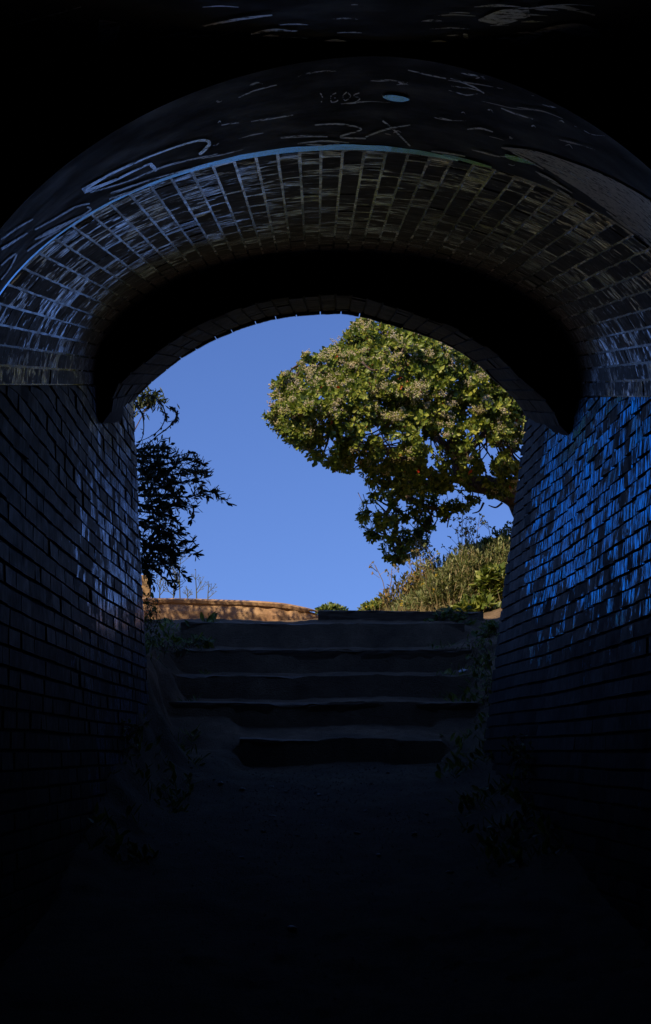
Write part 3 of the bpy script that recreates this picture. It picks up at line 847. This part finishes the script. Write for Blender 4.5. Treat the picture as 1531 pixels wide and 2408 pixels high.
# pale bare twigs showing in the crown
for fk in [((1100,905,12.75),(1075,880,12.7),(1040,868,12.7),(1015,862,12.75)), ((1075,880,12.7),(1060,915,12.7),(1048,925,12.7)), ((1060,872,12.7),(1040,855,12.7),(1020,850,12.7)),
           ((1215,850,12.8),(1190,895,12.7),(1180,930,12.7),(1200,950,12.7)), ((1190,895,12.7),(1165,880,12.7),(1150,870,12.7)), ((1180,920,12.7),(1160,925,12.7),(1140,915,12.7)),
           ((960,800,12.5),(940,850,12.5),(930,880,12.5)), ((850,850,12.5),(880,870,12.5),(925,860,12.5)),
           ((1010,1250,13.9),(990,1230,14),(960,1210,14)), ((1075,1190,13.9),(1060,1215,13.9),(1052,1238,13.9)), ((1180,1178,14),(1165,1192,14),(1150,1187,14)), ((1140,1180,14),(1128,1200,14),(1110,1208,14))]:
    limb(fk, .013, .005, br, 6)
# twigs linking tips to limbs
for p, o_, low, y in tips[::4]:
    c = min(cps, key=lambda q: (q-p).length_squared)
    m_ = p.lerp(c, .5) + Vector((rt_.uniform(-.06, .06), rt_.uniform(-.06, .06), rt_.uniform(-.06, .06)))
    br.tube([c, m_, p], [.010, .007, .004], 4)
br.build('branches', M_bark, tree, True)
leaves.build('crown', M_leaf, tree); flowers.build('blossoms', M_flower, tree)

# ------------------------------------------------------------------ shrub hanging in from the left
shrub = empty('hanging_shrub', P(250, 1560, 10.2), 'dark shrub with narrow leaves hanging in from the left beside the tunnel exit', 'shrub')
st, lf = MB(), MB()
rs = random.Random(12)
D1 = 10.15
def branch(px_, r0=.006, r1=.002, dens=10, L=(.045, .075), d=D1, spread=.9, leafy=(0, 1), side=0, W=.4):
    dz = rs.uniform(-.2, .2)
    cp = catmull([P(x, y, d+dz) for x, y in px_], 8); m = len(cp)-1
    st.tube(cp, [r0+(r1-r0)*i/m for i in range(m+1)], 5)
    tot = sum((b_-a).length for a, b_ in zip(cp, cp[1:]))
    nl = int(tot*dens*10)
    for k in range(nl):
        u = rs.uniform(*leafy)*m; i = min(int(u), m-1); p = cp[i].lerp(cp[i+1], u-i); t = (cp[i+1]-cp[i]).normalized()
        rv = Vector((rs.gauss(0, 1), rs.gauss(0, 1), rs.gauss(0, 1))).normalized()
        dr = (t*rs.uniform(.2, .9) + rv*spread + Vector((0, 0, side))).normalized()
        l = rs.uniform(*L); lf.leaf(p, dr, rv, l, l*W, .1, .5)
    return cp
br_px = [
 [(300,930),(322,950),(337,985),(336,1025),(322,1050)],
 [(338,936),(352,929),(372,940),(386,962),(388,985),(375,1010),(350,1028),(320,1040)],
 [(418,965),(411,988),(392,1008),(370,1024),(350,1040),(320,1045)],
 [(300,1060),(340,1055),(380,1052),(400,1045)], [(300,1080),(350,1070),(400,1075),(450,1062)],
 [(300,1110),(360,1095),(420,1085),(455,1078),(478,1092)], [(300,1130),(380,1120),(440,1110),(490,1112)],
 [(300,1150),(360,1150),(420,1135),(470,1130)], [(300,1165),(380,1165),(440,1168),(490,1155),(512,1163),(537,1183)],
 [(300,1180),(360,1190),(420,1190),(461,1189)], [(455,1190),(455,1206),(450,1224)],
 [(300,1200),(350,1205),(400,1215),(424,1238)], [(300,1230),(350,1240),(400,1262),(440,1275),(462,1270)],
 [(300,1215),(350,1225),(390,1250),(420,1292),(450,1290)], [(310,1270),(350,1285),(390,1290),(418,1300)],
 [(310,1260),(345,1300),(350,1325),(342,1345)], [(370,1285),(385,1320),(400,1350),(410,1370),(420,1358)],
 [(400,1290),(412,1325),(425,1345),(440,1362)], [(318,1300),(345,1325),(370,1345),(405,1378),(414,1390)],
 [(305,1090),(345,1120),(395,1150),(430,1185)], [(305,1070),(345,1095),(385,1110),(400,1140)],
 [(305,1240),(330,1262),(340,1290),(336,1330)], [(310,1320),(330,1340),(350,1352),(352,1368)]]
for i, q in enumerate(br_px):
    k = i in (0, 1, 2)
    branch(q, .009 if not k else .007, .0025, dens=(3.6 if k else 12), L=(.045, .08) if not k else (.025, .045), leafy=(0, 1), side=-.3 if k else 0, W=.4 if not k else .5)
for q in ([(398,955),(412,962),(416,985),(405,990)], [(336,940),(345,932),(356,936)], [(384,968),(392,975),(390,985)]): branch(q, .004, .002, dens=32, L=(.025, .045), side=-.6, W=.4)
for k in range(125):   # dense inner mass
    x = rs.uniform(305, 345)+abs(rs.gauss(0, 34)); y = rs.uniform(1050, 1345)
    if k > 104: x, y = rs.uniform(380, 455), rs.uniform(1065, 1185)
    xr = 400 + 60*math.sin((y-1040)/90.0) if y < 1200 else 400
    if x > xr+25 and k <= 104: continue
    an = rs.uniform(-1.1, 1.3); l = rs.uniform(25, 60)
    branch([(x, y), (x+l*.5*math.cos(an), y+l*.5*math.sin(an)-3), (x+l*math.cos(an), y+l*math.sin(an)+4)], .003, .0015, dens=11)
# unseen leaf clusters added towards the sun to throw broken shade on the slab
for x, y, rad, nn in ((400,1430,.13,420),(460,1435,.13,420),(520,1442,.12,380),(566,1440,.08,170),(668,1444,.05,90),(712,1440,.07,170),(742,1438,.06,120),(350,1425,.13,300)):
    c = P(x, y, 12.3) + SUN*rs.uniform(2.5, 2.9)
    st.tube([P(150, 1500, 10.4), (P(150, 1500, 10.4)+c)/2+Vector((0, 0, .3)), c], [.012, .008, .003], 5)
    for k in range(nn):
        p = c + Vector((rs.gauss(0, rad), rs.gauss(0, rad), rs.gauss(0, rad*.6)))
        rv = Vector((rs.gauss(0, 1), rs.gauss(0, 1), rs.gauss(0, 1))).normalized(); lf.leaf(p, rv, rv.orthogonal(), rs.uniform(.045, .08), .02, .1, .5)
st.build('stems', M_bark, shrub); lf.build('leaves', M_oleaf, shrub)

# ------------------------------------------------------------------ plants on the bank to the right, weeds
def bush(name, x, ybase, d, wpx, hpx, lab, cat, group, mat, n_st, leafL, seed, dead=0.15, yel=0, stalks=0, Wr=.25, dens=40):
    rb = random.Random(seed); base = P(x, ybase, d); e = empty(name, base, lab, cat, group)
    s_m, l_m, y_m = MB(), MB(), MB(); Wd = wpx*d/F; H = hpx*d/F
    for k in range(n_st):
        ox = rb.uniform(-.5, .5)*Wd; oy = rb.uniform(-.5, .5)*Wd*.9
        p0 = base + Vector((ox*.55, oy*.55, -0.15)); hh = H*(1-(2*ox/Wd)**2*.45)*rb.uniform(.55, 1.02)
        p1 = base + Vector((ox*1.0, oy, hh*.6)); p2 = base + Vector((ox*1.12+rb.uniform(-.05, .05), oy*1.1, hh))
        cp = catmull([p0, p1, p2], 5); m = len(cp)-1
        s_m.tube(cp, [.004-.0022*i/m for i in range(m+1)], 3)
        tot = sum((b2-a2).length for a2, b2 in zip(cp, cp[1:]))
        for q in range(int(tot*dens)):
            u = rb.uniform(.15, 1)*m; i = min(int(u), m-1); p = cp[i].lerp(cp[i+1], u-i); t = (cp[i+1]-cp[i]).normalized()
            rv = Vector((rb.gauss(0, 1), rb.gauss(0, 1), rb.gauss(0, 1))).normalized()
            l = rb.uniform(.6, 1.2)*leafL; l_m.leaf(p, (t*.8+rv*.9).normalized(), rv, l*1.25, l*Wr*1.5, .1, .5)
        if rb.random() < yel:
            for q in range(7):
                rv = Vector((rb.gauss(0, 1), rb.gauss(0, 1), rb.gauss(0, 1)+1)).normalized(); y_m.leaf(cp[-1], rv, Vector((0, 1, .2)), .022, .014)
    for k in range(stalks):
        ox = rb.uniform(-.5, .5)*Wd; p0 = base + Vector((ox, rb.uniform(-.3, .2)*Wd, H*.5)); p2 = p0 + Vector((rb.uniform(-.12, .1), 0, H*rb.uniform(.55, .95)))
        s_m.tube([p0, p0.lerp(p2, .5)+Vector((.02, 0, 0)), p2], [.005, .004, .0025], 4)
        for q in range(5):
            u = rb.uniform(.55, 1); c = p0.lerp(p2, u); c2 = c + Vector((rb.uniform(-.09, .09), rb.uniform(-.05, .05), rb.uniform(.02, .09)))
            s_m.tube([c, c2], [.0025, .0018], 3)
            for z in range(6):
                rv = Vector((rb.gauss(0, 1), rb.gauss(0, 1), rb.gauss(0, 1))).normalized(); l_m.leaf(c2, rv, Vector((0, 1, 0)), leafL*.6, leafL*.25)
    s_m.build('stems', M_straw, e); l_m.build('leaves', mat, e)
    if y_m.v: y_m.build('flowers', M_yellow, e)
    return e
G = 'shrubs on the sunny bank'
bank = [  # x, base y, d, width, height
 ('low_shrub', 905, 1450, 17.5, 75, 40, 'small bright green shrub at the left foot of the bank', M_green, 60, .05, .3, 0, 0, .5),
 ('dock_plant', 950, 1455, 16.0, 90, 105, 'reddish brown dock plant at the left end of the bank', M_brownleaf, 55, .045, 0, 5, 4, .3),
 ('dock_plant', 1000, 1450, 16.2, 80, 130, 'tall thin dock plant with yellow specks, second from the left of the bank', M_brownleaf, 60, .045, .06, 5, 5, .3),
 ('bank_shrub', 985, 1470, 15.0, 110, 75, 'low grey green shrub in front of the dock plants', M_sage, 110, .045, .03, 0, 0, .2),
 ('bank_shrub', 1050, 1465, 15.0, 120, 130, 'grey green bushy shrub at the middle of the bank', M_sage, 150, .05, .02, 0, 3, .2),
 ('bank_shrub', 1040, 1420, 16.5, 90, 110, 'mid height shrub behind the middle of the bank', M_sage, 90, .05, .05, 2, 3, .22),
 ('bank_shrub', 1110, 1430, 15.2, 130, 160, 'large silvery shrub filling the right of the bank', M_sage, 170, .05, 0, 0, 3, .18),
 ('bank_shrub', 1110, 1400, 16.5, 110, 125, 'brown topped shrub on the skyline of the bank', M_brownleaf, 80, .045, 0, 3, 6, .26),
 ('bank_shrub', 1170, 1400, 15.4, 120, 130, 'tallest shrub on the bank, against the tunnel wall', M_sage, 150, .055, 0, 0, 2, .2),
 ('bramble', 1185, 1330, 16.0, 110, 75, 'yellow green bramble arching over the top right of the bank', M_green, 60, .07, 0, 2, 3, .55),
 ('bramble', 1160, 1395, 14.2, 55, 60, 'dark leafy bramble patch low on the bank by the wall', M_green, 55, .07, 0, 0, 0, .6),
 ('bramble', 1120, 1458, 13.6, 80, 42, 'bright leafy bramble at the foot of the bank', M_green, 40, .09, 0, 0, 0, .6),
 ('bank_shrub', 1230, 1420, 15.0, 120, 150, 'shrub half hidden behind the right tunnel wall', M_sage, 90, .05, 0, 0, 0, .2)]
for k, (nm, x, yb, d, wp, hp, lab, mt, ns, ll, yel, dd, stk, wr) in enumerate(bank):
    d = 12.5 + (d-13.6)*.42
    bush(nm, x, yb, d, wp, hp, lab, 'shrub' if nm != 'dock_plant' else 'plant', G, mt, int(ns*1.5), ll, 40+k, yel=yel, stalks=stk, Wr=wr)
for k, (x, yb, d, wp, hp, lab) in enumerate([(782, 1446, 22, 50, 20, 'treetop just showing above the step beside the slab end'), (882, 1446, 21, 60, 26, 'round green treetop left of the bank, above the steps')]):
    bush('distant_bush', x, yb, d, wp, hp, lab, 'bush', None, M_green, 90, .07, 80+k, Wr=.5)
# dry grass at the foot of the bank (uncountable)
mb = MB(); rg = random.Random(3)
for k in range(700):
    x = rg.uniform(860, 1215); d = rg.uniform(12.3, 13.8); X = (x-XC)*d/F; z = ground_z(X, d)
    p = Vector((X, d, z)); h = rg.uniform(.05, .2)
    dr = Vector((rg.uniform(-.8, .8), rg.uniform(-.5, .5), 1)).normalized()
    mb.leaf(p, dr, Vector((0, -1, 0)), h, .006, .1, .3)
tag(mb.build('dry_grass', M_straw), 'thin dry grass covering the foot of the sunny bank', 'grass', kind='stuff')

def weed(x, yb, hpx, d, lab, seed, stems=1, mat=M_weed):
    rb = random.Random(seed); base = P(x, yb, d); e = empty('fennel_weed', base, lab, 'weed', 'thin weeds on the skyline behind the slab')
    s_m = MB(); H = hpx*d/F; u_ = d/F
    def grow(p, dr, L, r, lev):
        q = p + dr*L; s_m.tube([p, p.lerp(q, .5)+Vector((rb.uniform(-.3, .3)*u_, 0, 0)), q], [r, r*.85, r*.65], 4)
        if lev == 0:
            for k in range(5):
                a = rb.uniform(-1.2, 1.2); s_m.tube([q, q+Vector((math.sin(a)*L*.35, rb.uniform(-.1, .1)*L, math.cos(a)*L*.35))], [r*.5, r*.4], 3)
            return
        for k in range(rb.randint(2, 3)):
            t = rb.uniform(.45, 1); a = rb.choice((-1, 1))*rb.uniform(.35, .9)
            d2 = Vector((dr.x*math.cos(a)+dr.z*math.sin(a), rb.uniform(-.2, .2), dr.z*math.cos(a)-dr.x*math.sin(a))).normalized()
            grow(p.lerp(q, t), d2, L*rb.uniform(.4, .6), r*.6, lev-1)
        grow(q, (dr+Vector((rb.uniform(-.15, .15), 0, 0))).normalized(), L*.5, r*.7, lev-1)
    base2 = base - Vector((0, 0, .05))
    grow(base2, Vector((rb.uniform(-.05, .05), 0, 1)).normalized(), H*.55+.05, .0065, 2)
    s_m.build('stems', mat, e)
weed(463, 1410, 62, 12.6, 'branching weed standing alone on the skyline, third from the left', 1)
weed(488, 1410, 34, 12.6, 'short weed at the right end of the row above the slab', 2)
weed(442, 1409, 22, 12.6, 'tiny weed low between the tall green stalk and the branching weed', 3)
weed(424, 1408, 108, 12.6, 'tallest weed, a yellow green stalk rising under the hanging shrub', 4)
weed(408, 1408, 55, 12.6, 'spindly weed just left of the tall green stalk', 5)
weed(375, 1408, 48, 12.6, 'thin weed near the wooden post', 6)
# post at far left
po = MB(); a = P(331, 1412, 12.55); po.box((a.x-.045, a.y-.04, a.z-.6), (a.x+.095, a.y+.06, P(331, 1352, 12.55).z))
pt = mesh_obj('wooden_post', [Vector(v)-Vector((a.x, a.y, a.z-.6)) for v in po.v], po.f, M_post)
pt.location = (a.x, a.y, a.z-.6)
bm_ = pt.modifiers.new('bevel', 'BEVEL'); bm_.width = .008; bm_.segments = 2
tag(pt, 'pale sunlit wooden post beside the left tunnel wall, behind the slab', 'post')

def clump(name, pts_px, d, n, Ln, lab, seed, mat=M_green, W=.5, up=.4, spread=14):
    rb = random.Random(seed); c0 = P(*pts_px[-1], d); e = empty(name, c0, lab, 'plant'); l_m, s_m = MB(), MB()
    cp = catmull([P(x, y, d) for x, y in pts_px], 8); m = len(cp)-1
    for k in range(n):
        u = rb.uniform(0, m); i = min(int(u), m-1); p = cp[i].lerp(cp[i+1], u-i) + Vector((rb.gauss(0, spread), rb.gauss(0, spread), rb.gauss(0, spread*.8)))*d/F
        dr = Vector((rb.gauss(0, 1), rb.gauss(0, 1)-.3, rb.gauss(0, .8)+up)).normalized(); l = rb.uniform(.6, 1.2)*Ln
        l_m.leaf(p, dr, Vector((rb.gauss(0, .5), -.4, 1)), l, l*W, .15, .5); s_m.tube([p, p-dr*l*.7-Vector((0, 0, .03))], [.0022, .0022], 3)
    l_m.build('leaves', mat, e); s_m.build('stems', M_bark, e)
clump('creeper', [(348,1405),(350,1440),(352,1480),(348,1530)], 10.3, 190, .045, 'leafy creeper growing up beside the left tunnel wall', 1)
clump('low_weed', [(365,1515),(400,1520),(440,1518)], 10.5, 70, .05, 'low weed on the fourth step, against the left wall', 2)
clump('broad_leaf_plant', [(440,1510),(470,1506),(492,1512)], 10.72, 26, .1, 'broad leaved plant lying against the left end of the top step', 3, W=.45, spread=5)
clump('ivy', [(1020,1452),(1055,1446),(1088,1450)], 11.3, 80, .06, 'dark leafy plant creeping over the right end of the top board', 4, W=.7, spread=10)
clump('bramble_tuft', [(1135,1500),(1155,1482),(1165,1470)], 10.6, 42, .08, 'dark broad leaves standing against the sunlit soil at the right wall', 5, W=.6, spread=7)
clump('wall_foot_plant', [(1125,1510),(1140,1580),(1150,1650),(1155,1720)], 9.8, 230, .05, 'dark tangle of weeds down the right side of the steps', 6, spread=20)
clump('shaded_weed', [(300,1700),(270,1790),(240,1860)], 7.9, 140, .045, 'dim weed at the foot of the left wall inside the tunnel', 7, spread=16)
clump('shaded_weed', [(1200,1745),(1240,1800),(1270,1840)], 7.6, 120, .045, 'dim weed at the foot of the right wall inside the tunnel', 8, spread=16)
# long bent grass blade on the left of the steps
mb = MB(); cp = catmull([P(368,1530,10.1), P(372,1545,10.05), P(382,1562,10.0), P(394,1572,9.95)], 6)
for a_, b2 in zip(cp, cp[1:]): mb.add([a_, a_+Vector((0.006, 0, .004)), b2+Vector((.006, 0, .004)), b2], [(0, 1, 2, 3)])
tag(mb.build('grass_blade', M_weed), 'single long bent grass blade at the left of the steps', 'grass blade')
mb = MB(); rg = random.Random(31)
for k in range(5200):
    side = rg.choice((-1, 1)); Y = rg.uniform(6.5, 11.4)
    X = side*rg.uniform(.95 if Y > 9.2 else .85, 1.6)
    if side > 0 and rg.random() < .3: X -= .1
    if Y < 8.9 and abs(X) > 1.25: continue
    if noise.noise(Vector((X*3, Y*2.2, 5))) < -.05: continue
    p = Vector((X, Y, ground_z(X, Y)-.005)); h = rg.uniform(.02, .1)
    dr = Vector((rg.uniform(-.9, .9), rg.uniform(-.9, .6), rg.uniform(.3, 1))).normalized()
    mb.leaf(p, dr, Vector((rg.uniform(-.4, .4), -.5, .6)), h, h*rg.choice((.1, .12, .45)), .1, .5)
tag(mb.build('ground_cover', M_green), 'sparse grass blades and small leaves on the soil along the feet of the walls and steps', 'ground cover', kind='stuff')
# scrap of litter
mb = MB(); c = P(1088, 1580, 10.4); rl = random.Random(2); c.z = ground_z(c.x, c.y)+.012
ring = [Vector((math.cos(q)*.035*rl.uniform(.6, 1.3), math.sin(q)*.03, rl.uniform(-.004, .018))) for q in [k*.785 for k in range(8)]]
vs = ring + [Vector((0, 0, .028)), Vector((0, 0, -.01))]
o = mesh_obj('paper_scrap', vs, [(k, (k+1) % 8, 8) for k in range(8)]+[((k+1) % 8, k, 9) for k in range(8)], M_litter); o.location = c
tag(o, 'small crumpled white scrap lying on the right of the third step', 'litter')
# stones on the path: individuals, and fine gravel as stuff
rp = random.Random(9)
def pebble_mesh(seed):
    r = random.Random(seed); vs = []; fs = []
    nu, nv = 7, 4
    for j in range(nv+1):
        for i in range(nu):
            th = math.pi*j/nv; ph = 2*math.pi*i/nu
            k = 1+r.uniform(-.22, .22)
            vs.append((math.sin(th)*math.cos(ph)*k, math.sin(th)*math.sin(ph)*k*.8, math.cos(th)*.5*k))
    fs = [(j*nu+i, (j+1)*nu+i, (j+1)*nu+(i+1) % nu, j*nu+(i+1) % nu) for j in range(nv) for i in range(nu)]
    me = bpy.data.meshes.new('stone'); me.from_pydata(vs, [], fs); me.materials.append(M_pebble); return me
pm_ = [pebble_mesh(k) for k in range(5)]
spots = [(912,1817),(820,1830),(640,1850),(571,1855),(672,1860),(750,1868),(712,1887),(860,1905),(1003,1912),(640,1920),(580,1950),(620,1955),(472,2008),(416,1983),(568,2015),(688,2182),(760,1940),(700,1965),(840,1960),(465,1825),(520,1840),(1058,2050),(975,1960),(890,2010),(540,1880)]
for k, (x, y) in enumerate(spots):
    # find the ground point seen there
    d = 9.3
    while d > 3:
        p = P(x, y, d)
        if p.z >= ground_z(p.x, d): break
        d -= .02
    o = bpy.data.objects.new('stone', pm_[k % 5]); C.objects.link(o)
    s_ = rp.uniform(.012, .024)
    o.location = (p.x, d, ground_z(p.x, d)+s_*.2); o.scale = (s_*1.2, s_, s_); o.rotation_euler = (rp.uniform(-.2, .2), rp.uniform(-.2, .2), rp.uniform(0, 6))
    tag(o, 'small stone lying loose on the trodden dirt floor of the tunnel', 'stone', 'stones on the dirt floor')
mb = MB()
for k in range(2600):
    Y = 9.3-abs(rp.gauss(0, 2.2)); X = rp.gauss(0, .55)
    if Y < 3 or abs(X) > 1.2: continue
    z = ground_z(X, Y); s_ = rp.uniform(.002, .008)
    vs = [Vector((X+rp.uniform(-1, 1)*s_, Y+rp.uniform(-1, 1)*s_, z+rp.uniform(-.3, 1)*s_)) for q in range(3)]
    mb.add(vs+[Vector((X, Y, z-s_)), Vector((X, Y, z+s_*.9))], [(0,1,3),(1,2,3),(2,0,3),(0,1,4),(1,2,4),(2,0,4)])
tag(mb.build('gravel', M_pebble), 'fine grit and chips scattered over the dirt floor', 'gravel', kind='stuff')
